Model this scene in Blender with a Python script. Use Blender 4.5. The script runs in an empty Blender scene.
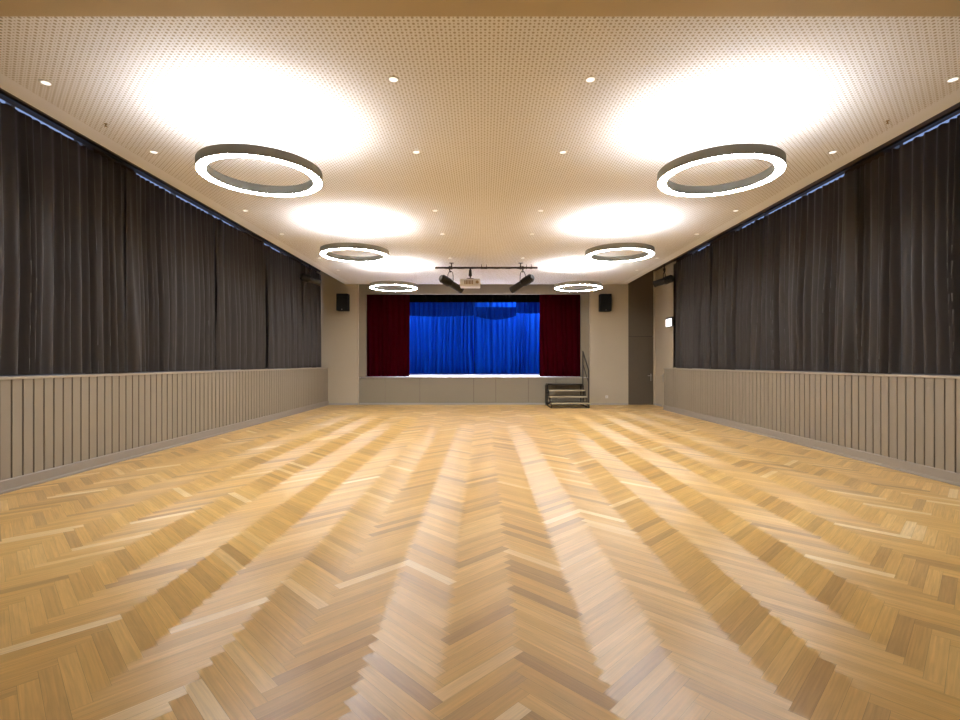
import bpy, bmesh, math, random
from mathutils import Vector, Matrix
random.seed(7)
SC = bpy.context.scene
COL = SC.collection
PI = math.pi

# ------------------------------------------------------------------ materials
def srgb(r, g, b):
    def f(c):
        c /= 255.0
        return c / 12.92 if c <= 0.04045 else ((c + 0.055) / 1.055) ** 2.4
    return (f(r), f(g), f(b), 1.0)

def new_mat(name):
    m = bpy.data.materials.new(name)
    m.use_nodes = True
    nt = m.node_tree
    b = nt.nodes['Principled BSDF']
    return m, nt, b

def simple(name, col, rough=0.6, metal=0.0, spec=0.5, noise=0.0, nscale=20.0, sheen=0.0, bump=0.0):
    m, nt, b = new_mat(name)
    b.inputs['Base Color'].default_value = col
    b.inputs['Roughness'].default_value = rough
    b.inputs['Metallic'].default_value = metal
    b.inputs['Specular IOR Level'].default_value = spec
    if sheen:
        b.inputs['Sheen Weight'].default_value = sheen
        b.inputs['Sheen Roughness'].default_value = 0.5
    if noise or bump:
        tc = nt.nodes.new('ShaderNodeTexCoord')
        n = nt.nodes.new('ShaderNodeTexNoise')
        n.inputs['Scale'].default_value = nscale
        n.inputs['Detail'].default_value = 4
        nt.links.new(tc.outputs['Object'], n.inputs['Vector'])
        if noise:
            mx = nt.nodes.new('ShaderNodeMix'); mx.data_type = 'RGBA'
            mx.inputs['A'].default_value = tuple(c * (1 - noise) for c in col[:3]) + (1,)
            mx.inputs['B'].default_value = tuple(min(1, c * (1 + noise)) for c in col[:3]) + (1,)
            nt.links.new(n.outputs['Fac'], mx.inputs['Factor'])
            nt.links.new(mx.outputs['Result'], b.inputs['Base Color'])
        if bump:
            bp = nt.nodes.new('ShaderNodeBump')
            bp.inputs['Strength'].default_value = bump
            bp.inputs['Distance'].default_value = 0.01
            nt.links.new(n.outputs['Fac'], bp.inputs['Height'])
            nt.links.new(bp.outputs['Normal'], b.inputs['Normal'])
    return m

def emis(name, col, strength):
    m, nt, b = new_mat(name)
    b.inputs['Base Color'].default_value = (0.8, 0.8, 0.8, 1)
    b.inputs['Emission Color'].default_value = col
    b.inputs['Emission Strength'].default_value = strength
    return m

M = {}
M['wall'] = simple('beige_plaster', (0.50, 0.435, 0.32, 1), 0.75, noise=0.03, nscale=3, bump=0.05)
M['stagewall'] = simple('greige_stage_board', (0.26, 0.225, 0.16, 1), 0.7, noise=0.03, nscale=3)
M['panel'] = simple('greige_paint', (0.27, 0.227, 0.163, 1), 0.55, noise=0.03, nscale=4)
M['groove'] = simple('panel_groove', (0.07, 0.048, 0.028, 1), 0.8)
M['base'] = simple('greige_baseboard', (0.29, 0.25, 0.20, 1), 0.5, noise=0.02, nscale=4)
M['ledge'] = simple('ledge_paint', (0.38, 0.33, 0.25, 1), 0.5, noise=0.02)
M['stagebase'] = simple('grey_skirting', (0.38, 0.36, 0.32, 1), 0.5)
M['soffit'] = simple('soffit_paint', (0.60, 0.50, 0.34, 1), 0.8, noise=0.02, nscale=2)
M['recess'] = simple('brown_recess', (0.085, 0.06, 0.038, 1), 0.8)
M['darkdoor'] = simple('dark_taupe_lacquer', (0.105, 0.083, 0.056, 1), 0.6, noise=0.03)
M['doorgap'] = simple('door_gap', (0.02, 0.016, 0.012, 1), 0.8)
M['steel'] = simple('brushed_steel', (0.45, 0.43, 0.40, 1), 0.35, metal=0.9)
M['ring'] = simple('olive_grey_housing', (0.27, 0.255, 0.20, 1), 0.55, noise=0.02)
M['ringin'] = simple('olive_grey_inner', (0.15, 0.145, 0.115, 1), 0.55, noise=0.02)
M['wire'] = simple('steel_wire', (0.5, 0.48, 0.45, 1), 0.4, metal=0.6)
M['black'] = simple('black_metal', (0.022, 0.019, 0.017, 1), 0.5, noise=0.1)
M['blackplastic'] = simple('black_plastic', (0.009, 0.009, 0.009, 1), 0.8, spec=0.2, noise=0.1)
M['pipe'] = simple('dark_pipe', (0.035, 0.02, 0.02, 1), 0.45)
M['stairmetal'] = simple('stair_steel', (0.035, 0.028, 0.02, 1), 0.5)
M['tread'] = simple('stair_tread', (0.13, 0.10, 0.065, 1), 0.6, noise=0.1)
M['nosing'] = simple('tread_nosing', (0.50, 0.43, 0.28, 1), 0.5)
M['white'] = simple('white_plastic', (0.78, 0.76, 0.72, 1), 0.45, noise=0.01)
M['vent'] = simple('projector_vent', (0.34, 0.24, 0.13, 1), 0.5)
M['lens'] = simple('lens_glass', (0.02, 0.02, 0.03, 1), 0.08)
M['sidecurtain'] = simple('charcoal_curtain', (0.100, 0.083, 0.069, 1), 0.46, spec=0.6, noise=0.06, nscale=60, sheen=0.15)
M['red'] = simple('maroon_velvet', (0.070, 0.0006, 0.006, 1), 0.9, spec=0.03, noise=0.1, nscale=40, sheen=0.0)
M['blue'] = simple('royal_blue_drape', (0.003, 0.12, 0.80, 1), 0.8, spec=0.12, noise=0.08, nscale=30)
M['shadedblue'] = simple('shaded_blue_border_cloth', (0.002, 0.04, 0.30, 1), 0.85, spec=0.1, noise=0.08, nscale=30)  # backdrop blue darkened: shade of the unlit borders is put into the colour
M['blackcloth'] = simple('black_molton', (0.006, 0.006, 0.007, 1), 0.9, spec=0.1, noise=0.1)
M['stagefloor'] = simple('pale_stage_floor', (0.82, 0.82, 0.84, 1), 0.5, noise=0.02)
M['stagedark'] = simple('dark_stage_wall', (0.03, 0.03, 0.035, 1), 0.9)
M['lamp_down'] = emis('ring_diffuser_down', (0.98, 1.0, 1.07, 1), 78.0)
M['lamp_up'] = emis('ring_diffuser_up', (0.98, 1.0, 1.05, 1), 52.0)
M['spotlens'] = emis('downlight_lens', (1.0, 0.93, 0.82, 1), 1.5)
M['sign'] = emis('lit_sign_face', (0.93, 0.95, 1.0, 1), 2.5)
M['winframe'] = simple('window_frame_paint', (0.30, 0.29, 0.27, 1), 0.5)

def glass():
    m = bpy.data.materials.new('window_glass'); m.use_nodes = True
    nt = m.node_tree; nt.nodes.clear()
    out = nt.nodes.new('ShaderNodeOutputMaterial')
    t = nt.nodes.new('ShaderNodeBsdfTransparent'); t.inputs[0].default_value = (0.92, 0.95, 0.97, 1)
    g = nt.nodes.new('ShaderNodeBsdfGlossy'); g.inputs['Roughness'].default_value = 0.02
    mx = nt.nodes.new('ShaderNodeMixShader')
    mx.inputs[0].default_value = 0.05; nt.links.new(t.outputs[0], mx.inputs[1]); nt.links.new(g.outputs[0], mx.inputs[2])
    nt.links.new(mx.outputs[0], out.inputs[0])
    return m
M['glass'] = glass()

def ceiling_mat():
    """tan acoustic board, checkerboard of larger and smaller round perforations on a 31 mm grid"""
    m, nt, b = new_mat('perforated_ceiling')
    N = nt.nodes; L = nt.links
    def math_(op, a, c=None, clamp=False):
        n = N.new('ShaderNodeMath'); n.operation = op; n.use_clamp = clamp
        for i, v in enumerate((a, c)):
            if v is None: continue
            if isinstance(v, (int, float)): n.inputs[i].default_value = v
            else: L.new(v, n.inputs[i])
        return n.outputs[0]
    tc = N.new('ShaderNodeTexCoord'); sp = N.new('ShaderNodeSeparateXYZ')
    L.new(tc.outputs['Object'], sp.inputs[0])
    P = 0.0312
    u = math_('DIVIDE', sp.outputs['X'], P); v = math_('DIVIDE', sp.outputs['Y'], P)
    iu = math_('FLOOR', u); iv = math_('FLOOR', v)
    fu = math_('SUBTRACT', math_('SUBTRACT', u, iu), 0.5); fv = math_('SUBTRACT', math_('SUBTRACT', v, iv), 0.5)
    r = math_('SQRT', math_('ADD', math_('MULTIPLY', fu, fu), math_('MULTIPLY', fv, fv)))
    par = math_('FLOORED_MODULO', math_('ADD', iu, iv), 2.0)
    rad = math_('ADD', 0.19, math_('MULTIPLY', par, 0.14))
    hole = math_('LESS_THAN', r, rad)
    inside = math_('MULTIPLY', math_('GREATER_THAN', sp.outputs['X'], -3.92), math_('LESS_THAN', sp.outputs['X'], 4.10))
    hole = math_('MULTIPLY', hole, inside)
    mx = N.new('ShaderNodeMix'); mx.data_type = 'RGBA'
    L.new(hole, mx.inputs['Factor'])
    mx.inputs['A'].default_value = (0.89, 0.885, 0.90, 1)
    mx.inputs['B'].default_value = (0.50, 0.44, 0.35, 1)
    L.new(mx.outputs['Result'], b.inputs['Base Color'])
    b.inputs['Roughness'].default_value = 0.85
    b.inputs['Specular IOR Level'].default_value = 0.2
    return m
M['ceiling'] = ceiling_mat()

PL, PW = 0.46, 0.46 / 7
def floor_mat():
    m, nt, b = new_mat('oak_herringbone')
    N = nt.nodes; L = nt.links
    def math_(op, a, c=None):
        n = N.new('ShaderNodeMath'); n.operation = op
        for i, v in enumerate((a, c)):
            if v is None: continue
            if isinstance(v, (int, float)): n.inputs[i].default_value = v
            else: L.new(v, n.inputs[i])
        return n.outputs[0]
    def attr(nm):
        a = N.new('ShaderNodeAttribute'); a.attribute_name = nm; return a.outputs['Fac']
    r1 = attr('rnd'); r2 = attr('rnd2'); ori = attr('ori')
    uv = N.new('ShaderNodeUVMap'); uv.uv_map = 'plank'
    sp = N.new('ShaderNodeSeparateXYZ'); L.new(uv.outputs[0], sp.inputs[0])
    ramp = N.new('ShaderNodeValToRGB'); e = ramp.color_ramp.elements
    e[0].position = 0.0; e[0].color = (0.47, 0.28, 0.10, 1)
    e[1].position = 1.0; e[1].color = (0.86, 0.66, 0.36, 1)
    for p, c in ((0.15, (0.56, 0.345, 0.125, 1)), (0.5, (0.68, 0.42, 0.135, 1)), (0.85, (0.76, 0.50, 0.18, 1))):
        k = ramp.color_ramp.elements.new(p); k.color = c
    L.new(r1, ramp.inputs[0])
    cmb = N.new('ShaderNodeCombineXYZ')
    L.new(math_('ADD', math_('MULTIPLY', sp.outputs['X'], 3.0), math_('MULTIPLY', r2, 91.0)), cmb.inputs[0])
    L.new(math_('MULTIPLY', sp.outputs['Y'], 95.0), cmb.inputs[1])
    L.new(math_('MULTIPLY', r1, 37.0), cmb.inputs[2])
    gn = N.new('ShaderNodeTexNoise'); gn.inputs['Scale'].default_value = 1.0; gn.inputs['Detail'].default_value = 5; gn.inputs['Distortion'].default_value = 0.6
    L.new(cmb.outputs[0], gn.inputs['Vector'])
    cm2 = N.new('ShaderNodeCombineXYZ')
    L.new(math_('ADD', math_('MULTIPLY', sp.outputs['X'], 5.0), math_('MULTIPLY', r1, 53.0)), cm2.inputs[0])
    L.new(math_('MULTIPLY', sp.outputs['Y'], 26.0), cm2.inputs[1])
    L.new(math_('MULTIPLY', r2, 17.0), cm2.inputs[2])
    wv = N.new('ShaderNodeTexWave'); wv.wave_type = 'RINGS'; wv.inputs['Scale'].default_value = 1.4; wv.inputs['Distortion'].default_value = 5; wv.inputs['Detail'].default_value = 2
    L.new(cm2.outputs[0], wv.inputs['Vector'])
    g = math_('ADD', math_('MULTIPLY', math_('SUBTRACT', gn.outputs['Fac'], 0.5), 0.6), math_('MULTIPLY', math_('SUBTRACT', wv.outputs['Fac'], 0.5), 0.07))
    fac = math_('ADD', 1.0, g)
    # joints
    du = math_('MINIMUM', sp.outputs['X'], math_('SUBTRACT', PL, sp.outputs['X']))
    dv = math_('MINIMUM', sp.outputs['Y'], math_('SUBTRACT', PW, sp.outputs['Y']))
    joint = math_('LESS_THAN', math_('MINIMUM', du, dv), 0.0007)
    fac = math_('MULTIPLY', fac, math_('SUBTRACT', 1.0, math_('MULTIPLY', joint, 0.4)))
    vm = N.new('ShaderNodeVectorMath'); vm.operation = 'SCALE'
    L.new(ramp.outputs[0], vm.inputs[0]); L.new(fac, vm.inputs['Scale'])
    L.new(vm.outputs[0], b.inputs['Base Color'])
    tx = math_('SUBTRACT', math_('MULTIPLY', ori, 1.4142), 0.7071)   # lobe is widest across the grain
    tg = N.new('ShaderNodeCombineXYZ'); L.new(tx, tg.inputs[0]); tg.inputs[1].default_value = 0.7071
    L.new(tg.outputs[0], b.inputs['Tangent'])
    b.inputs['Anisotropic'].default_value = 0.9
    b.inputs['Roughness'].default_value = 0.42
    b.inputs['Specular IOR Level'].default_value = 0.9
    bp = N.new('ShaderNodeBump'); bp.inputs['Strength'].default_value = 0.08; bp.inputs['Distance'].default_value = 0.002
    L.new(gn.outputs['Fac'], bp.inputs['Height']); L.new(bp.outputs[0], b.inputs['Normal'])
    return m
M['floor'] = floor_mat()

# ------------------------------------------------------------------ helpers
def link(name, bm, m, parent=None, smooth=False, loc=None):
    me = bpy.data.meshes.new(name)
    bmesh.ops.recalc_face_normals(bm, faces=bm.faces[:]) if len(bm.faces) < 60000 else None
    bm.to_mesh(me); bm.free()
    ms = m if isinstance(m, (list, tuple)) else [m]
    for x in ms: me.materials.append(x)
    if smooth:
        for p in me.polygons: p.use_smooth = True
        me.set_sharp_from_angle(angle=math.radians(40))
    o = bpy.data.objects.new(name, me); COL.objects.link(o)
    if parent: o.parent = parent
    if loc is not None: o.location = loc
    return o

def box(bm, x0, x1, y0, y1, z0, z1, mi=0, bev=0.0):
    vs = [bm.verts.new((x, y, z)) for x in (x0, x1) for y in (y0, y1) for z in (z0, z1)]
    fs = []
    for q in ((0, 1, 3, 2), (4, 6, 7, 5), (0, 4, 5, 1), (2, 3, 7, 6), (0, 2, 6, 4), (1, 5, 7, 3)):
        f = bm.faces.new([vs[i] for i in q]); f.material_index = mi; fs.append(f)
    if bev:
        es = list({e for f in fs for e in f.edges})
        bmesh.ops.bevel(bm, geom=es, offset=bev, segments=2, affect='EDGES', profile=0.5)
    return vs

def tube(bm, p0, p1, r0, r1=None, seg=16, mi=0, caps=True):
    r1 = r0 if r1 is None else r1
    p0 = Vector(p0); p1 = Vector(p1); d = (p1 - p0).normalized()
    up = Vector((0, 0, 1)) if abs(d.z) < 0.95 else Vector((1, 0, 0))
    a = d.cross(up).normalized(); b = d.cross(a)
    A = []; B = []
    for i in range(seg):
        t = 2 * PI * i / seg; v = a * math.cos(t) + b * math.sin(t)
        A.append(bm.verts.new(p0 + v * r0)); B.append(bm.verts.new(p1 + v * r1))
    for i in range(seg):
        j = (i + 1) % seg
        f = bm.faces.new((A[i], A[j], B[j], B[i])); f.material_index = mi
    if caps:
        bm.faces.new(A[::-1]).material_index = mi; bm.faces.new(B).material_index = mi

def polytube(bm, pts, r, seg=10):
    """continuous round bar through pts"""
    pts = [Vector(p) for p in pts]; rings = []
    ref = None
    for i, p in enumerate(pts):
        d = ((pts[min(i + 1, len(pts) - 1)] - pts[max(i - 1, 0)])).normalized()
        if ref is None:
            ref = d.orthogonal().normalized()
        a = (ref - d * ref.dot(d)).normalized(); ref = a; b = d.cross(a)
        rings.append([bm.verts.new(p + (a * math.cos(2 * PI * k / seg) + b * math.sin(2 * PI * k / seg)) * r) for k in range(seg)])
    for i in range(len(rings) - 1):
        for k in range(seg):
            j = (k + 1) % seg
            bm.faces.new((rings[i][k], rings[i][j], rings[i + 1][j], rings[i + 1][k]))
    bm.faces.new(rings[0][::-1]); bm.faces.new(rings[-1])

def annulus(bm, prof, seg=96, mi=0):
    """revolve closed profile [(r,z)..] about z"""
    R = []
    for i in range(seg):
        t = 2 * PI * i / seg
        R.append([bm.verts.new((r * math.cos(t), r * math.sin(t), z)) for r, z in prof])
    n = len(prof)
    for i in range(seg):
        j = (i + 1) % seg
        for k in range(n):
            l = (k + 1) % n
            bm.faces.new((R[i][k], R[j][k], R[j][l], R[i][l])).material_index = mi

def disc(bm, c, r, z0, z1, seg=24):
    tube(bm, (c[0], c[1], z0), (c[0], c[1], z1), r, seg=seg)

def thing(name, label, cat, loc=(0, 0, 0), rz=0.0, group=None):
    o = bpy.data.objects.new(name, None); COL.objects.link(o)
    o.empty_display_size = 0.1
    o.location = loc; o.rotation_euler = (0, 0, rz)
    o['label'] = label; o['category'] = cat
    if group: o['group'] = group
    return o

def tag(o, label, cat, group=None):
    o['label'] = label; o['category'] = cat
    if group: o['group'] = group
    return o

def struct(name, bm, m, parent=None, smooth=False):
    o = link(name, bm, m, parent, smooth)
    if not parent: o['kind'] = 'structure'
    return o

def dup(root, loc, label=None, group=None):
    r = root.copy(); COL.objects.link(r); r.location = loc
    if label: r['label'] = label
    if group: r['group'] = group
    for ch in list(root.children):
        c = ch.copy(); COL.objects.link(c); c.parent = r
        for g in list(ch.children):
            d = g.copy(); COL.objects.link(d); d.parent = c
    return r

# ------------------------------------------------------------------ key dimensions (metres; camera over the origin, looking along +y)
CAM_Z = 1.26
XL, XR = -4.65, 4.89          # face of the panelling
EL, ER = -4.14, 4.31          # edges of the hung ceiling
OL, OR = -4.99, 5.17          # outer walls
CL, CR = -4.85, 5.10          # curtain lines
ZC = 3.62                     # hung ceiling
ZR = 4.012                    # top of the curtain recess
YB = 15.0                     # back wall
YN = -3.2                     # wall behind the camera
REND = 13.5                   # end of the right panelling
LEDGE = 1.125

# ------------------------------------------------------------------ floor
def build_floor():
    x0, x1, y0, y1 = OL, OR, YN, YB + 0.14
    s2 = math.sqrt(2)
    def clip(poly, axis, lim, sign):
        out = []
        for i in range(len(poly)):
            a, b = poly[i], poly[(i + 1) % len(poly)]
            da, db = sign * (a[axis] - lim), sign * (b[axis] - lim)
            if da >= 0: out.append(a)
            if (da >= 0) != (db >= 0):
                t = da / (da - db)
                out.append(tuple(a[k] + t * (b[k] - a[k]) for k in range(4)))
        return out
    verts, faces, uvs, rnd, rnd2, ori = [], [], [], [], [], []
    X0 = -0.148
    for c in range(-9, 10):
        for k in range(-60, 250):
            for o in (0, 1):
                if o == 0: p, q, dp, dq = k * PW, k * PW, PL, PW
                else: p, q, dp, dq = k * PW, k * PW + PW, PW, PL
                p += c * PL; q -= c * PL
                poly = []
                for (a, b) in ((0, 0), (1, 0), (1, 1), (0, 1)):
                    P, Q = p + a * dp, q + b * dq
                    u, v = (a * PL, b * PW) if o == 0 else (b * PL, a * PW)
                    poly.append(((P - Q) / s2 + X0, (P + Q) / s2, u, v))
                for ax, lim, sg in ((0, x0, 1), (0, x1, -1), (1, y0, 1), (1, y1, -1)):
                    poly = clip(poly, ax, lim, sg)
                    if len(poly) < 3: break
                if len(poly) < 3: continue
                b0 = len(verts)
                for w in poly:
                    verts.append((w[0], w[1], 0.0)); uvs.append((w[2], w[3]))
                faces.append(tuple(range(b0, b0 + len(poly))))
                r = min(1, max(0, random.gauss(0.5, 0.21)))
                if random.random() < 0.05: r = random.uniform(0.0, 0.1)
                rnd.append(r); rnd2.append(random.random()); ori.append(float(o))
    me = bpy.data.meshes.new('floor'); me.from_pydata(verts, [], faces)
    uvl = me.uv_layers.new(name='plank')
    for l in me.loops: uvl.data[l.index].uv = uvs[l.vertex_index]
    for nm, arr in (('rnd', rnd), ('rnd2', rnd2), ('ori', ori)):
        a = me.attributes.new(nm, 'FLOAT', 'FACE')
        for i, v in enumerate(arr): a.data[i].value = v
    # solid screed under the planks
    bm = bmesh.new(); bm.from_mesh(me)
    for f in bm.faces:
        if f.normal.z < 0: f.normal_flip()
    box(bm, x0, x1, y0, y1, -0.2, -0.002, 1)
    bm.to_mesh(me); bm.free()
    me.materials.append(M['floor']); me.materials.append(M['stagedark'])
    o = bpy.data.objects.new('floor', me); COL.objects.link(o); o['kind'] = 'structure'
build_floor()

# ------------------------------------------------------------------ ceiling, recesses, soffit
bm = bmesh.new(); box(bm, EL, ER, 3.25, YB, ZC, ZR + 0.2)
struct('ceiling', bm, M['ceiling'])
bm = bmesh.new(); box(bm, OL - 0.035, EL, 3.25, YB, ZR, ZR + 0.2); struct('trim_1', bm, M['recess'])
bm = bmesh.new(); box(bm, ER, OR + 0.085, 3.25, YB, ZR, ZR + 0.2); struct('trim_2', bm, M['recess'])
bm = bmesh.new(); box(bm, OL - 0.25, OR + 0.25, YN, 3.25, 3.512, ZR + 0.2); struct('trim_3', bm, M['soffit'])

# ------------------------------------------------------------------ side walls with windows
WINL = [(3.45, 6.40), (7.15, 10.5), (11.4, 12.95), (13.7, 14.85)]
WINR = [(3.45, 6.45), (7.15, 10.45), (11.4, 12.6)]
def side_wall(side, wins, xin, sgn):
    xo = xin + sgn * 0.25
    a, b = min(xin, xo), max(xin, xo)
    bm = bmesh.new()
    box(bm, a, b, YN, YB + 0.3, -0.2, LEDGE - 0.03)
    y = YN; zt = ZR + 0.2
    for (w0, w1) in wins:
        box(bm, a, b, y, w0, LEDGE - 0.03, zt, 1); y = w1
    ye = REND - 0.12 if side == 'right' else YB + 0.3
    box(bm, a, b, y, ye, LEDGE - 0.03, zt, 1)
    if side == 'right': box(bm, a, b, ye, YB + 0.3, LEDGE - 0.03, zt)
    struct('wall_' + side, bm, [M['wall'], M['recess']])
    for (w0, w1) in wins:
        n = side_wall.n; side_wall.n += 1
        fr = bmesh.new()
        x0, x1 = (xin + sgn * 0.10, xin + sgn * 0.16); x0, x1 = min(x0, x1), max(x0, x1)
        z0, z1 = LEDGE - 0.03, ZR + 0.2
        t = 0.05
        box(fr, x0, x1, w0, w0 + t, z0, z1); box(fr, x0, x1, w1 - t, w1, z0, z1)
        box(fr, x0, x1, w0 + t, w1 - t, z0, z0 + t)
        nm = max(1, round((w1 - w0) / 1.15))
        for i in range(1, nm):
            yy = w0 + (w1 - w0) * i / nm; box(fr, x0, x1, yy - 0.025, yy + 0.025, z0 + t, z1)
        root = link('window_%d' % n, fr, M['winframe']); root['kind'] = 'structure'
        g = bmesh.new(); xm = (x0 + x1) / 2
        box(g, xm - 0.004, xm + 0.004, w0 + 0.01, w1 - 0.01, z0 + 0.01, z1 - 0.002)
        link('pane', g, M['glass'], root)
side_wall.n = 1
side_wall('left', WINL, OL, -1)
side_wall('right', WINR, OR, 1)
bm = bmesh.new(); box(bm, OL - 0.25, OR + 0.25, YN - 0.25, YN, -0.2, ZR + 0.2); struct('wall_rear', bm, M['wall'])

# panelling: vertical boards with shadow grooves
def panelling(name, xf, xb, y0, y1):
    bm = bmesh.new(); s = 1 if xf > xb else -1      # s=+1: face looks to +x
    pitch, gw, gd = 0.1215, 0.018, 0.007
    a, b = sorted((xf - s * gd, xb)); box(bm, a, b, y0, y1, 0.0, LEDGE - 0.028, 1)
    y = y0
    while y < y1 - 0.01:
        e = min(y + pitch - gw, y1)
        a, b = sorted((xf, xf - s * gd)); box(bm, a, b, y, e, 0.125, LEDGE - 0.028, 0)
        y += pitch
    return struct(name, bm, [M['panel'], M['groove']])
panelling('trim_4', XL, OL, YN, YB)
panelling('trim_5', XR, OR, YN, REND)
def baseboard(name, x, s, y0, y1):
    bm = bmesh.new()
    prof = [(0, 0), (s * 0.034, 0), (s * 0.034, 0.018), (s * 0.018, 0.03), (s * 0.018, 0.118), (s * 0.012, 0.127), (0, 0.127)]
    A = [bm.verts.new((x + p[0], y0, p[1])) for p in prof]; B = [bm.verts.new((x + p[0], y1, p[1])) for p in prof]
    n = len(prof)
    for i in range(n): bm.faces.new((A[i], A[(i + 1) % n], B[(i + 1) % n], B[i]))
    bm.faces.new(A); bm.faces.new(B[::-1])
    return struct(name, bm, M['base'])
baseboard('baseboard_left', XL, 1, YN, YB)
baseboard('baseboard_right', XR, -1, YN, REND)
bm = bmesh.new(); box(bm, OL, XL + 0.018, YN, YB, LEDGE - 0.028, LEDGE, bev=0.003); struct('trim_6', bm, M['ledge'])
bm = bmesh.new(); box(bm, XR - 0.018, OR, YN, REND + 0.01, LEDGE - 0.028, LEDGE, bev=0.003); struct('trim_7', bm, M['ledge'])

# ------------------------------------------------------------------ back wall and stage opening
SX0, SX1 = -3.75, 3.21        # recessed stage front
GX0, GX1 = -3.54, 2.965       # opening
YS = 15.12
ZS, ZH = 0.832, 3.345
DX0, DX1 = 4.36, 5.12         # dark door
bm = bmesh.new()
box(bm, OL, SX0, YB, 15.5, 0, ZR + 0.2)
box(bm, SX1, DX0, YB, 15.5, 0, ZR + 0.2)
box(bm, DX0, DX1, YB + 0.08, 15.5, 0, ZR + 0.2)
box(bm, DX1, OR, YB, 15.5, 0, ZR + 0.2)
struct('wall_back', bm, M['wall'])
bm = bmesh.new()
box(bm, SX0, GX0, YS, 15.24, ZS - 0.03, ZC + 0.3); box(bm, GX1, SX1, YS, 15.24, ZS - 0.03, ZC + 0.3)
box(bm, GX0, GX1, YS, 15.24, ZH, ZC + 0.3)
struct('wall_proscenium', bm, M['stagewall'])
bm = bmesh.new()
seams = [SX0] + [(x - 483) * 0.03024 for x in (385, 419.8, 473.7, 495.8, 528.4, 556)] + [SX1]
box(bm, SX0, SX1, YS + 0.012, 15.2, 0, ZS - 0.03, 1)
for a, b in zip(seams[:-1], seams[1:]):
    box(bm, a + 0.004, b - 0.004, YS, YS + 0.012, 0.07, ZS - 0.03, 0)
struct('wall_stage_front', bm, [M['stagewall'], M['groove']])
def skirt(name, x0, x1, y):
    bm = bmesh.new(); box(bm, x0, x1, y - 0.015, y, 0, 0.062, bev=0.002); struct(name, bm, M['stagebase'])
skirt('baseboard_stage', SX0, SX1, YS)
skirt('baseboard_back', XL + 0.04, SX0, YB)
skirt('baseboard_back_right', SX1, DX0 - 0.02, YB)
# stage box
bm = bmesh.new(); box(bm, -6.0, 5.6, YS, 20.4, ZS - 0.03, ZS); struct('floor_stage', bm, M['stagefloor'])
bm = bmesh.new(); box(bm, GX0 - 0.03, GX1 + 0.03, YS - 0.025, YS + 0.05, ZS - 0.028, ZS + 0.004, bev=0.003); struct('trim_8', bm, M['ledge'])
bm = bmesh.new()
box(bm, -6.2, -6.0, 15.5, 20.6, 0.6, 5.4); box(bm, 5.6, 5.8, 15.5, 20.6, 0.6, 5.4); box(bm, -6.2, 5.8, 20.4, 20.6, 0.6, 5.4)
box(bm, -6.2, 5.8, 15.24, 15.5, ZC + 0.3, 5.4); box(bm, -6.2, OL, 15.3, 15.5, 0.6, 5.4); box(bm, OR, 5.8, 15.3, 15.5, 0.6, 5.4)
struct('wall_stage_box', bm, M['stagedark'])
bm = bmesh.new(); box(bm, -6.2, 5.8, 15.3, 20.6, 5.4, 5.5); struct('ceiling_stage', bm, M['stagedark'])

# dark door in the back wall
dm = bmesh.new()
box(dm, DX0 + 0.004, DX1 - 0.004, YB + 0.02, YB + 0.075, 0.006, 2.055, bev=0.003)
door = link('door_1', dm, M['darkdoor']); door['kind'] = 'structure'
b2 = bmesh.new(); box(b2, DX0 + 0.004, DX1 - 0.004, YB + 0.02, YB + 0.075, 2.07, ZR + 0.18); link('transom_panel', b2, M['darkdoor'], door)
b2 = bmesh.new(); box(b2, DX0, DX1, YB + 0.074, YB + 0.08, 0, ZR + 0.19); link('door_frame', b2, M['doorgap'], door)
b2 = bmesh.new()
box(b2, 5.03, 5.055, YB + 0.008, YB + 0.02, 0.72, 0.94, bev=0.002)
tube(b2, (5.042, YB + 0.01, 0.88), (5.042, YB - 0.045, 0.88), 0.010); tube(b2, (5.048, YB - 0.045, 0.88), (4.93, YB - 0.045, 0.88), 0.010)
link('door_handle', b2, M['steel'], door, True)

# side door (same beige as the wall) at the end of the right wall with its lever
dm = bmesh.new(); box(dm, OR - 0.022, OR, 13.55, 14.42, 0.01, 2.12, bev=0.003)
door = link('door_2', dm, M['wall']); door['kind'] = 'structure'
b2 = bmesh.new()
box(b2, OR - 0.034, OR - 0.022, 14.25, 14.30, 0.72, 0.96, bev=0.002)
tube(b2, (OR - 0.03, 14.275, 0.90), (OR - 0.085, 14.275, 0.90), 0.011); tube(b2, (OR - 0.085, 14.28, 0.90), (OR - 0.085, 14.14, 0.90), 0.010)
link('door_handle', b2, M['steel'], door, True)
skirt('baseboard_back_far_right', DX1 + 0.0, OR, YB)
bm = bmesh.new(); box(bm, OR - 0.016, OR, 14.44, YB - 0.02, 0, 0.062); box(bm, OR - 0.016, OR, REND + 0.005, 13.54, 0, 0.062)
struct('baseboard_side', bm, M['stagebase'])

# lit sign box above the side door
t = thing('exit_sign', 'small bright white lit sign box on the right wall above the side door', 'sign', (OR, 13.78, 2.27))
b = bmesh.new(); box(b, -0.05, 0, -0.22, 0.22, -0.01, 0.25, bev=0.004); link('sign_housing', b, M['black'], t)
b = bmesh.new(); box(b, -0.054, -0.05, -0.205, 0.205, 0.0, 0.205); link('sign_face', b, M['sign'], t)

# wall socket
t = thing('wall_socket', 'small white power socket low on the back wall right of the stage stairs', 'socket', (3.71, YB, 0.245))
b = bmesh.new(); box(b, -0.041, 0.041, -0.012, 0, -0.041, 0.041, bev=0.003); link('cover_plate', b, M['white'], t)
b = bmesh.new(); tube(b, (0, -0.014, 0), (0, -0.0115, 0), 0.020); link('socket_insert', b, simple('socket_grey', (0.6, 0.58, 0.55, 1), 0.5), t, True)

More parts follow.
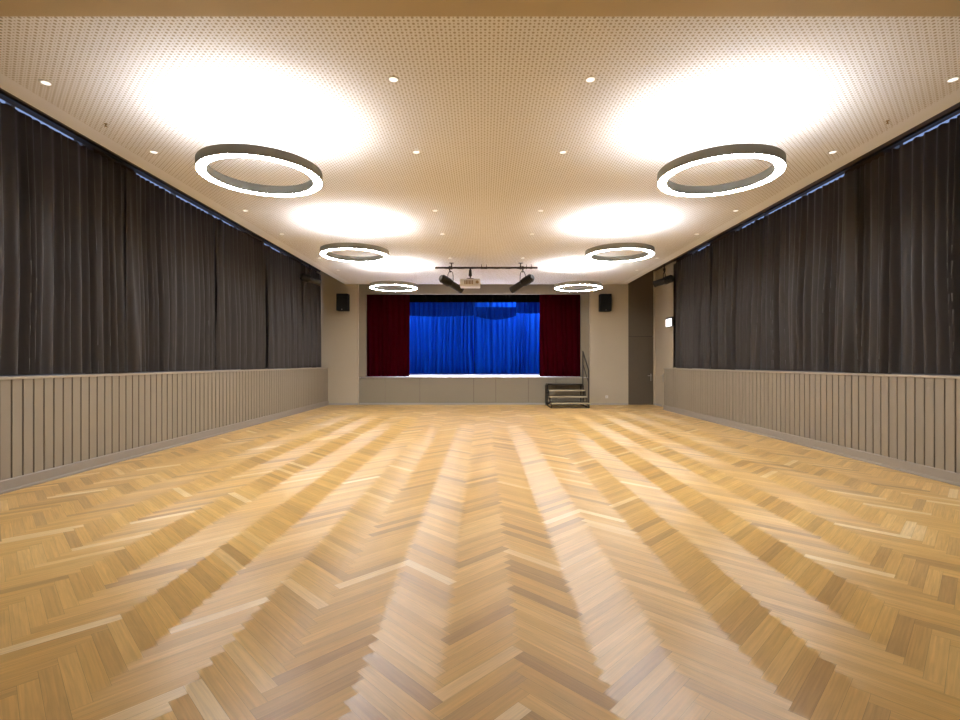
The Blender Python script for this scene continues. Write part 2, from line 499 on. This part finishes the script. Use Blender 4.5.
# ------------------------------------------------------------------ curtains
def curtain_sheet(name, p0, p1, z0, z1, m, nrm, amp=0.05, wmin=0.09, wmax=0.18, seed=0, nz=16, top=0.45, joints=(), jamp=0.05, jw=0.16, hem=0.0, thick=0.004, step=0.010, tail=0.0):
    """pleated cloth between p0 and p1 (xy); nrm = horizontal unit vector towards the room; joints = s positions of broad flat folds"""
    rnd = random.Random(seed)
    p0 = Vector((p0[0], p0[1], 0)); p1 = Vector((p1[0], p1[1], 0)); W = (p1 - p0).length; d = (p1 - p0) / W
    n = Vector((nrm[0], nrm[1], 0))
    # fold centres
    folds = []; s = 0.0
    while s < W:
        w = rnd.uniform(wmin, wmax); folds.append((s, w, rnd.uniform(0.4, 1.0), rnd.uniform(-1, 1), rnd.uniform(0.5, 1.2))); s += w
    def off(s, h):       # h 0 top .. 1 bottom
        ss = s + 0.035 * math.sin(s * 2.3 + seed) * h + 0.02 * math.sin(h * 4 + s * 1.7)
        lo = 0; hi = len(folds) - 1
        while lo < hi:
            mid = (lo + hi + 1) // 2
            if folds[mid][0] <= ss: lo = mid
            else: hi = mid - 1
        f = folds[lo]; t = min(1, max(0, (ss - f[0]) / f[1]))
        t = t + 0.22 * (f[4] - 0.85) * math.sin(t * PI)
        a = amp * f[2] * (top + (1 - top) * min(1, h * 1.6)) * (1 + 0.25 * f[3] * h)
        c = 0.5 - 0.5 * math.cos(t * 2 * PI)
        v = a * (0.75 * c + 0.25 * math.sqrt(c))
        for j, s_ in joints:
            u = (s - j) / jw
            if abs(u) < 1.6: v = v * (1 - math.exp(-u * u * 1.5) * 0.75) + jamp * math.exp(-u * u * 2) * (0.35 + 0.65 * h) + s_ * 0.04 * math.exp(-u * u * 2) * u
        if tail:
            q = min(1, max(0, (W - s - tail + 0.03) / 0.12)); v *= q * q * (3 - 2 * q)
        if joints: v = max(v, 0.03 * (1 - min(1, s / 0.4)))
        return v
    ns = max(8, int(W / step)); bm = bmesh.new(); grid = []
    for i in range(ns + 1):
        s = W * i / ns; colv = []
        for k in range(nz + 1):
            h = k / nz; z = z1 + (z0 - z1) * h
            if k == nz: z += hem * math.sin(s * 9 + seed)
            if k == 0: z += 0.006 * math.sin(s * 2 * PI / 0.11)
            c = p0 + d * s + n * off(s, h); colv.append(bm.verts.new((c.x, c.y, z)))
        grid.append(colv)
    for i in range(ns):
        for k in range(nz): bm.faces.new((grid[i][k], grid[i + 1][k], grid[i + 1][k + 1], grid[i][k + 1]))
    # thickness
    geo = bmesh.ops.solidify(bm, geom=bm.faces[:], thickness=thick)
    return link(name, bm, m, smooth=True)

GL = 'charcoal curtain panels along the left windows'; GR = 'charcoal curtain panels along the right windows'
LJ = [3.30, 6.75, 9.02, 11.12, 13.38, 14.96]
LN = ['charcoal curtain panel on the left wall nearest the camera',
      'charcoal curtain panel on the left wall, second from the camera',
      'charcoal curtain panel on the left wall, third from the camera',
      'charcoal curtain panel on the left wall, second from the stage end',
      'narrow charcoal curtain panel on the left wall, last one before the back wall']
for i in range(5):
    W = LJ[i + 1] - LJ[i] - 0.01
    o = curtain_sheet('window_curtain', (CL, LJ[i]), (CL, LJ[i + 1] + (0.17 if i < 4 else -0.01)), LEDGE + 0.012, 3.887, M['sidecurtain'], (1, 0), amp=0.12, wmin=0.08, wmax=0.18, top=0.30, seed=11 + i,
                      joints=((0.13, 1),) if i else (), jamp=0.13, jw=0.10, tail=0.18)
    tag(o, LN[i], 'curtain', GL)
RJ = [3.30, 6.78, 9.10, 11.15, 13.40]
RN = ['charcoal curtain panel on the right wall nearest the camera',
      'charcoal curtain panel on the right wall, second from the camera',
      'charcoal curtain panel on the right wall, third from the camera',
      'charcoal curtain panel on the right wall farthest from the camera, beside the lit sign']
for i in range(4):
    o = curtain_sheet('window_curtain', (CR, RJ[i]), (CR, RJ[i + 1] + (0.17 if i < 3 else -0.01)), LEDGE + 0.012, 3.900, M['sidecurtain'], (-1, 0), amp=0.12, wmin=0.08, wmax=0.18, top=0.30, seed=41 + i,
                      joints=((0.13, 1),) if i else (), jamp=0.13, jw=0.10, tail=0.18)
    tag(o, RN[i], 'curtain', GR)
# curtain tracks under the recess top
for x, y1, lab in ((CL, 14.97, 'thin dark curtain track above the left curtains'), (CR, 13.42, 'thin dark curtain track above the right curtains')):
    b = bmesh.new(); sg = 1 if x < 0 else -1
    xt = x - sg * 0.03
    box(b, xt - 0.012, xt + 0.012, 3.26, y1, ZR - 0.03, ZR)
    tag(link('curtain_track', b, M['black']), lab, 'curtain track', 'curtain tracks')

# stage drapes
YR = 15.42
o = curtain_sheet('stage_curtain', (-4.2, YR), ((410 - 483) * YR / 500, YR), ZS + 0.012, 3.75, M['red'], (0, -1), amp=0.10, wmin=0.10, wmax=0.2, seed=3, top=0.7)
tag(o, 'maroon velvet stage curtain gathered at the left side of the stage opening', 'curtain', 'maroon main curtains of the stage')
o = curtain_sheet('stage_curtain', ((539.5 - 483) * YR / 500, YR), (3.75, YR), ZS + 0.012, 3.75, M['red'], (0, -1), amp=0.10, wmin=0.10, wmax=0.2, seed=4, top=0.7)
tag(o, 'maroon velvet stage curtain gathered at the right side of the stage opening, above the stairs', 'curtain', 'maroon main curtains of the stage')
YBL = 19.3
o = curtain_sheet('backdrop_curtain', (-3.9, YBL), (-0.33, YBL), ZS + 0.012, 4.3, M['blue'], (0, -1), amp=0.24, wmin=0.09, wmax=0.26, seed=21, top=0.7)
tag(o, 'royal blue backdrop curtain, left half, at the rear of the stage', 'curtain', 'blue backdrop curtains')
o = curtain_sheet('backdrop_curtain', (-0.31, YBL), (3.2, YBL), ZS + 0.012, 4.3, M['blue'], (0, -1), amp=0.24, wmin=0.09, wmax=0.26, seed=22, top=0.7)
tag(o, 'royal blue backdrop curtain, right half, at the rear of the stage', 'curtain', 'blue backdrop curtains')
# black teaser across the top
YT = 15.62
o = curtain_sheet('stage_valance', (-3.9, YT), (3.5, YT), CAM_Z + (363 - 302.5) * YT / 500, 4.2, M['blackcloth'], (0, -1), amp=0.05, seed=31, wmin=0.12, wmax=0.25)
tag(o, 'black cloth valance across the top of the stage opening', 'valance')

# swagged borders in front of the backdrop, their unlit shade put into darker blue
def border(x0, x1, ztop, yb, zb_edge, sag, lab, seed):
    n = max(12, int((x1 - x0) / 0.02)); rnd = random.Random(seed); ph = rnd.uniform(0, 6)
    bm = bmesh.new(); g = []
    for i in range(n + 1):
        s_ = i / n; x = x0 + (x1 - x0) * s_; zb = zb_edge - sag * math.sin(PI * s_)
        o_ = 0.05 * math.sin(x * 2 * PI / 0.19 + ph + 0.8 * math.sin(x * 3)) + 0.02 * math.sin(x * 2 * PI / 0.083)
        g.append([bm.verts.new((x, yb + o_ * (0.5 + 0.5 * k / 5), ztop + (zb - ztop) * k / 5)) for k in range(6)])
    for i in range(n):
        for k in range(5): bm.faces.new((g[i][k], g[i + 1][k], g[i + 1][k + 1], g[i][k + 1]))
    bmesh.ops.solidify(bm, geom=bm.faces[:], thickness=0.004)
    tag(link('shaded_blue_border', bm, M['shadedblue'], smooth=True), lab, 'stage border', 'blue borders above the stage')
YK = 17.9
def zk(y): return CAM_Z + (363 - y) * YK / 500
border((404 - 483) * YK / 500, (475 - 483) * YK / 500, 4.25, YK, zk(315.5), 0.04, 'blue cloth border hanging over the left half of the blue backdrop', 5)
border((475 - 483) * YK / 500, (516 - 483) * YK / 500, zk(307), YK + 0.02, zk(316), 0.13, 'short dark blue sheet with sagging edge standing in for the soft shadow over the middle of the backdrop', 6)  # added sheet, shaped and coloured as the soft shadow on the backdrop
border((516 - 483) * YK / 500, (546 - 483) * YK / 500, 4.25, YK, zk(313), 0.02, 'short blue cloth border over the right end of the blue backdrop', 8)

# ------------------------------------------------------------------ ring lamps
def make_ring():
    z0, z1 = -0.088, 0.0      # local z: 0 = top of the housing
    t = thing('ring_pendant_lamp', '', 'pendant lamp')
    ro, ri = 0.564, 0.474
    b = bmesh.new()
    annulus(b, [(ro, z0), (ro, z1), (ro - 0.005, z1), (ro - 0.005, z0)])
    annulus(b, [(ro - 0.005, -0.045), (ro - 0.005, -0.041), (ri + 0.005, -0.041), (ri + 0.005, -0.045)])
    link('ring_housing', b, M['ring'], t, True)
    b = bmesh.new(); annulus(b, [(ri + 0.005, z0), (ri + 0.005, z1), (ri, z1), (ri, z0)]); link('inner_wall', b, M['ringin'], t, True)
    b = bmesh.new(); annulus(b, [(ro - 0.005, z0 + 0.001), (ro - 0.005, z0 + 0.005), (ri + 0.005, z0 + 0.005), (ri + 0.005, z0 + 0.001)])
    o = link('lower_diffuser', b, M['lamp_down'], t)
    b = bmesh.new(); annulus(b, [(ro - 0.006, z1 - 0.012), (ro - 0.006, z1 - 0.008), (ri + 0.006, z1 - 0.008), (ri + 0.006, z1 - 0.012)])
    link('upper_diffuser', b, M['lamp_up'], t)
    gap = ZC - 3.152
    for a in (0, 120, 240):
        c, s = math.cos(math.radians(a)), math.sin(math.radians(a))
        b = bmesh.new(); tube(b, (0.526 * c, 0.526 * s, -0.009), (0.512 * c, 0.512 * s, gap - 0.004), 0.0009, seg=8); link('suspension_cable', b, M['wire'], t)
        b = bmesh.new(); tube(b, (0.512 * c, 0.512 * s, gap - 0.012), (0.512 * c, 0.512 * s, gap), 0.010, seg=16); link('ceiling_mount', b, M['wire'], t, True)
    return t
ring = make_ring()
RX = (-2.155, 2.295); RY = (4.87, 8.42, 12.05)
RLAB = {(0, 0): 'large round ring pendant lamp, lit, nearest the camera on the left', (1, 0): 'large round ring pendant lamp, lit, nearest the camera on the right',
        (0, 1): 'round ring pendant lamp, lit, middle one of the left row', (1, 1): 'round ring pendant lamp, lit, middle one of the right row',
        (0, 2): 'round ring pendant lamp, lit, farthest of the left row, in front of the maroon curtain', (1, 2): 'round ring pendant lamp, lit, farthest of the right row, beside the wall speaker'}
first = True
for j in range(3):
    for i in range(2):
        loc = (RX[i], RY[j], 3.152)
        if first: ring.location = loc; ring['label'] = RLAB[(i, j)]; ring['group'] = 'ring pendant lamps'; first = False
        else: dup(ring, loc, RLAB[(i, j)], 'ring pendant lamps')

# ------------------------------------------------------------------ downlights
def make_down():
    t = thing('recessed_downlight', '', 'downlight')
    b = bmesh.new(); annulus(b, [(0.050, 0.0), (0.050, -0.004), (0.034, -0.005), (0.034, 0.0)], 32); link('trim_ring', b, M['white'], t, True)
    b = bmesh.new(); tube(b, (0, 0, -0.0035), (0, 0, -0.001), 0.034, seg=24); link('light_lens', b, M['spotlens'], t)
    return t
DX = (-3.68, -0.745, 0.895, 3.91); DY = (4.16, 5.59, 7.74, 9.15, 11.24, 12.70)
CN = ('far left line', 'inner left line', 'inner right line', 'far right line'); RNm = ('first', 'second', 'third', 'fourth', 'fifth', 'sixth')
dl = make_down(); first = True
for j, y in enumerate(DY):
    for i, x in enumerate(DX):
        if j == 5 and i in (1, 2): continue
        lab = 'small round recessed downlight, %s from the camera in the %s of the ceiling' % (RNm[j], CN[i])
        if j == 0 and i == 0: y = 4.21
        else: y = DY[j]
        if first: dl.location = (x, y, ZC); dl['label'] = lab; dl['group'] = 'recessed downlights'; first = False
        else: dup(dl, (x, y, ZC), lab, 'recessed downlights')

# sprinklers
def sprinkler(x, y, lab):
    t = thing('ceiling_sprinkler', lab, 'sprinkler', (x, y, ZC), group='ceiling sprinklers')
    b = bmesh.new(); tube(b, (0, 0, -0.004), (0, 0, 0), 0.016, seg=20); link('flange', b, M['vent'], t, True)
    b = bmesh.new(); tube(b, (0, 0, -0.025), (0, 0, -0.003), 0.006); tube(b, (0, 0, -0.028), (0, 0, -0.025), 0.014); link('nozzle', b, M['vent'], t, True)
sprinkler(-3.72, 4.93, 'tiny brass coloured sprinkler on the ceiling near the left curtains')
sprinkler(3.94, 4.87, 'tiny brass coloured sprinkler on the ceiling near the right curtains')

# ------------------------------------------------------------------ lighting pipe with spotlights and projector
YP, ZP = 11.8, 3.507
t = thing('lighting_pipe', 'dark horizontal lighting pipe hanging under the ceiling in front of the stage', 'lighting pipe', (0.08, YP, ZP))
b = bmesh.new(); tube(b, (-1.206, 0, 0), (1.206, 0, 0), 0.024, seg=20); link('pipe', b, M['pipe'], t, True)
for x in (-0.823, 0.807):
    b = bmesh.new(); tube(b, (x, 0, -0.035), (x, 0, ZC - ZP), 0.014); box(b, x - 0.05, x + 0.05, -0.04, 0.04, ZC - ZP - 0.008, ZC - ZP); box(b, x - 0.02, x + 0.02, -0.033, 0.033, -0.035, 0.035)
    link('hanger', b, M['pipe'], t, True)
for x in (-0.115, -0.0, 0.945, 1.062):
    b = bmesh.new(); annulus(b, [(0.032, -0.012), (0.032, 0.012), (0.025, 0.012), (0.025, -0.012)], 20)
    bmesh.ops.rotate(b, verts=b.verts[:], cent=(0, 0, 0), matrix=Matrix.Rotation(PI / 2, 3, 'Y')); bmesh.ops.translate(b, verts=b.verts[:], vec=(x, 0, 0))
    tube(b, (x, 0, 0.03), (x, 0, 0.08), 0.006); link('pipe_clip', b, M['pipe'], t, True)
b = bmesh.new(); polytube(b, [(-1.05 + i * 0.1, -0.027 - 0.003 * math.sin(i), -0.018 - 0.012 * abs(math.sin(i * 1.1))) for i in range(22)], 0.006); link('cable', b, M['black'], t, True)

def spotlight(name_label, clamp, drop, dirv, blen=0.56, rad=0.085, post=None, group=None, off=0.0):
    """profile spotlight. clamp: world point of the pipe centre; drop: distance down to the pivot; dirv: beam direction"""
    t = thing('profile_spotlight', name_label, 'spotlight', clamp, group=group)
    d = Vector(dirv).normalized(); horiz = Vector((-d.y, d.x, 0)).normalized()
    pv = Vector((off, 0, -drop))
    b = bmesh.new()
    tube(b, pv - d * blen * 0.46, pv - d * blen * 0.40, rad * 0.8, rad * 1.08, seg=20)
    tube(b, pv - d * blen * 0.40, pv - d * blen * 0.02, rad * 1.08, rad * 1.08, seg=20)
    tube(b, pv - d * blen * 0.02, pv + d * blen * 0.05, rad * 1.08, rad * 0.92, seg=20)
    lamp = link('lamp_body', b, M['black'], t, True)
    for k in range(7):
        c = pv - d * blen * (0.38 - k * 0.05)
        b = bmesh.new(); tube(b, c, c + d * 0.007, rad * 1.22, seg=20); link('cooling_fin', b, M['black'], lamp)
    b = bmesh.new()
    tube(b, pv + d * blen * 0.04, pv + d * blen * 0.46, rad * 0.96, seg=20, caps=False); tube(b, pv + d * blen * 0.46, pv + d * blen * 0.54, rad * 1.0, seg=20)
    bar = link('lens_barrel', b, M['black'], t, True)
    b = bmesh.new(); tube(b, pv + d * blen * 0.541, pv + d * blen * 0.548, rad * 0.8, seg=20); link('lens', b, M['lens'], bar)
    w = rad * 1.28
    top = Vector((0, 0, -0.10)); side = horiz
    pts = [pv + side * w, pv + side * w + Vector((0, 0, drop * 0.45))]
    for k in range(1, 6):
        a = PI * k / 6
        pts.append(Vector((pv.x, pv.y, pv.z + drop * 0.45)) + side * w * math.cos(a) + Vector((0, 0, (drop * 0.55 - 0.065) * math.sin(a) * 0.9)))
    pts += [pv - side * w + Vector((0, 0, drop * 0.45)), pv - side * w]
    b = bmesh.new(); polytube(b, pts, 0.009, 8); link('yoke', b, M['black'], t, True)
    for s in (1, -1):
        b = bmesh.new(); tube(b, pv + side * s * (w - 0.03), pv + side * s * (w + 0.03), 0.02, seg=12); link('tilt_knob', b, M['black'], t, True)
    b = bmesh.new()
    tube(b, (0, 0, -0.038), (off * 0.8, 0, -drop * 0.30), 0.015)
    q = bmesh.new(); annulus(q, [(0.040, -0.02), (0.040, 0.02), (0.0255, 0.02), (0.0255, -0.02)], 20)
    bmesh.ops.rotate(q, verts=q.verts[:], cent=(0, 0, 0), matrix=Matrix.Rotation(PI / 2, 3, 'Y'))
    tm = bpy.data.meshes.new('tmp'); q.to_mesh(tm); q.free(); b.from_mesh(tm); bpy.data.meshes.remove(tm)
    tube(b, (0, -0.03, -0.03), (0, -0.06, -0.05), 0.012)
    link('clamp', b, M['black'], t, True)
    if post:
        b = bmesh.new(); tube(b, (0, 0, 0.02), (0, 0, post), 0.015); box(b, -0.05, 0.05, -0.05, 0.05, post - 0.01, post); link('drop_pole', b, M['black'], t, True)
    return t
GS = 'profile spotlights on the pipe'
spotlight('black profile spotlight on the ceiling pipe left of the white projector', (-0.79, YP, ZP), 0.37, (0.47, 0.40, -0.235), blen=0.66, rad=0.084, group=GS, off=0.02)
spotlight('black profile spotlight on the right end of the ceiling pipe', (0.94, YP, ZP), 0.36, (-0.47, 0.40, -0.25), blen=0.66, rad=0.084, group=GS, off=-0.0)
spotlight('black spotlight hanging in the ceiling slot at the far end of the left curtains', (-4.42, 12.75, 3.66), 0.26, (0.42, 0.35, -0.12), blen=0.52, rad=0.08, post=ZR - 3.66, group='spotlights in the ceiling slots')
spotlight('black spotlight hanging in the ceiling slot at the far end of the right curtains', (4.66, 12.85, 3.66), 0.29, (-0.45, 0.30, -0.13), blen=0.50, rad=0.085, post=ZR - 3.66, group='spotlights in the ceiling slots')

# projector
PX = (470.3 - 483) * 0.0236
t = thing('video_projector', 'white video projector hanging from the ceiling pipe between the two spotlights', 'projector', (PX, YP, ZP))
b = bmesh.new(); box(b, -0.235, 0.235, -0.24, 0.10, -0.475, -0.295, bev=0.02); body = link('projector_body', b, M['white'], t, True)
b = bmesh.new()
for k in range(6):
    box(b, -0.13 + k * 0.035, -0.13 + k * 0.035 + 0.022, -0.245, -0.238, -0.425, -0.335)
link('vent_grille', b, M['vent'], body)
b = bmesh.new(); tube(b, (0.165, -0.252, -0.375), (0.165, -0.23, -0.375), 0.036, seg=20); link('lens_ring', b, M['vent'], body, True)
b = bmesh.new()
tube(b, (0, 0, -0.027), (0, 0, -0.26), 0.014); tube(b, (0, 0, -0.05), (0, 0, -0.19), 0.03, 0.042); tube(b, (0, 0, -0.19), (0, 0, -0.215), 0.042, 0.016)
tube(b, (0, 0, -0.255), (0, 0, -0.268), 0.09); box(b, -0.02, 0.02, -0.02, 0.02, -0.045, -0.0245)
for a in range(4):
    c, s = math.cos(a * PI / 2 + PI / 4), math.sin(a * PI / 2 + PI / 4)
    tube(b, (0.03 * c, 0.03 * s, -0.262), (0.14 * c, 0.12 * s, -0.285), 0.008); tube(b, (0.14 * c, 0.12 * s, -0.28), (0.14 * c, 0.12 * s, -0.30), 0.012)
link('ceiling_mount', b, M['black'], t, True)

# ------------------------------------------------------------------ wall speakers
def speaker(x, z, lab):
    t = thing('wall_speaker', lab, 'speaker', (x, YB, z), group='wall speakers')
    b = bmesh.new(); box(b, -0.165, 0.165, -0.34, -0.09, 0, 0.50, bev=0.01); cab = link('speaker_cabinet', b, M['blackplastic'], t)
    b = bmesh.new(); box(b, -0.15, 0.15, -0.348, -0.34, 0.06, 0.485, bev=0.003); link('front_grille', b, M['blackplastic'], cab)
    b = bmesh.new(); box(b, -0.014, 0.014, -0.346, -0.34, 0.022, 0.046); link('badge', b, M['steel'], cab)
    b = bmesh.new(); box(b, -0.05, 0.05, -0.01, 0, 0.15, 0.35); tube(b, (0, -0.01, 0.25), (0, -0.095, 0.25), 0.02); link('wall_bracket', b, M['black'], t)
speaker(-4.14, 2.80, 'black loudspeaker high on the back wall left of the stage')
speaker(3.61, 2.79, 'black loudspeaker high on the back wall right of the stage')

# ------------------------------------------------------------------ stage stairs
t = thing('stage_stairs', 'dark metal open stairs with handrail leading up to the right side of the stage', 'stairs', (2.4, 13.9, 0))
x0, x1 = -0.515, 0.565
levels = [(0.0, 0.150), (0.272, 0.315), (0.544, 0.480), (0.816, 0.648)]
for k, (y, z) in enumerate(levels):
    b = bmesh.new(); e = y + 0.30 if k < 3 else 1.195
    box(b, x0 + 0.02, x1 - 0.02 + (0.05 if k == 0 else 0), y + 0.012, e, z - 0.035, z, bev=0.002)
    tr = link('tread', b, M['tread'], t)
    b = bmesh.new(); box(b, x0 + 0.02, x1 - 0.02 + (0.05 if k == 0 else 0), y, y + 0.014, z - 0.034, z + 0.002); nos = link('nosing', b, M['nosing'] if k < 3 else M['stairmetal'], tr)
for x in (x0, x1 - 0.03):
    b = bmesh.new()
    # stepped side frame of square tube
    for k, (y, z) in enumerate(levels):
        e = levels[k + 1][0] if k < 3 else 1.19
        box(b, x, x + 0.03, y + 0.005, e + 0.03, z - 0.075, z - 0.035)
        box(b, x, x + 0.03, y + 0.005, y + 0.035, 0.0 if k in (0, 3) else levels[k - 1][1] - 0.075, z - 0.035)
    box(b, x, x + 0.03, 1.16, 1.19, 0, levels[3][1] - 0.035)
    box(b, x, x + 0.03, 0.035, 1.16, 0.0, 0.03)
    link('side_frame', b, M['stairmetal'], t)
b = bmesh.new(); box(b, x0, x1, 0.01, 0.035, 0.0, 0.03); box(b, x0 + 0.03, x1 - 0.03, 0.272, 0.29, 0.13, 0.165); box(b, x0 + 0.03, x1 - 0.03, 0.544, 0.562, 0.30, 0.33)
box(b, x0, x1, 1.165, 1.19, 0.02, 0.06)
link('cross_bars', b, M['stairmetal'], t)
hx = x1 - 0.015
b = bmesh.new(); box(b, hx - 0.016, hx + 0.016, 0.04, 0.072, 0.0, 1.06); link('rail_post', b, M['stairmetal'], t)
b = bmesh.new(); box(b, hx - 0.016, hx + 0.016, 0.86, 0.892, 0.6, 1.60); link('rail_post', b, M['stairmetal'], t)
b = bmesh.new(); polytube(b, [(hx, 0.03, 1.03), (hx, 0.056, 1.06), (hx, 0.876, 1.60), (hx, 0.90, 1.60)], 0.019); link('handrail', b, M['stairmetal'], t, True)
b = bmesh.new(); polytube(b, [(hx, 0.056, 0.70), (hx, 0.876, 1.24)], 0.012); link('middle_rail', b, M['stairmetal'], t, True)

# ------------------------------------------------------------------ stage lights (real lamps above the stage, hidden by the valance)
def area(name, loc, rot, sx, sy, power, col):
    l = bpy.data.lights.new(name, 'AREA'); l.shape = 'RECTANGLE'; l.size = sx; l.size_y = sy; l.energy = power; l.color = col
    o = bpy.data.objects.new(name, l); COL.objects.link(o); o.location = loc; o.rotation_euler = rot
    return o
area('stage_floor_light', (-0.3, 16.45, 4.7), (0, 0, 0), 4.2, 0.5, 340, (0.80, 0.80, 1.0)).data.spread = math.radians(42)
area('stage_cyc_light_left', (-2.9, 18.3, 4.3), (math.radians(38), 0, math.radians(-25)), 1.2, 0.25, 75, (0.78, 0.86, 1.0))
area('stage_cyc_light_right', (1.6, 18.3, 4.3), (math.radians(38), 0, math.radians(-25)), 1.6, 0.25, 90, (0.78, 0.86, 1.0))

# ------------------------------------------------------------------ world and camera
w = bpy.data.worlds.new('world'); SC.world = w; w.use_nodes = True
bg = w.node_tree.nodes['Background']; bg.inputs[0].default_value = (0.36, 0.47, 0.82, 1); bg.inputs[1].default_value = 0.9

cam = bpy.data.cameras.new('camera'); cam.sensor_width = 36; cam.lens = 500 / 960 * 36
cam.shift_x = -3 / 960; cam.shift_y = 3 / 960; cam.clip_start = 0.05
co = bpy.data.objects.new('camera', cam); COL.objects.link(co); co.location = (0, 0, CAM_Z); co.rotation_euler = (PI / 2, 0, 0)
SC.camera = co
vs = SC.view_settings
vs.view_transform = 'Standard'; vs.look = 'None'; vs.gamma = 1.0; vs.exposure = 0.0; vs.use_curve_mapping = False
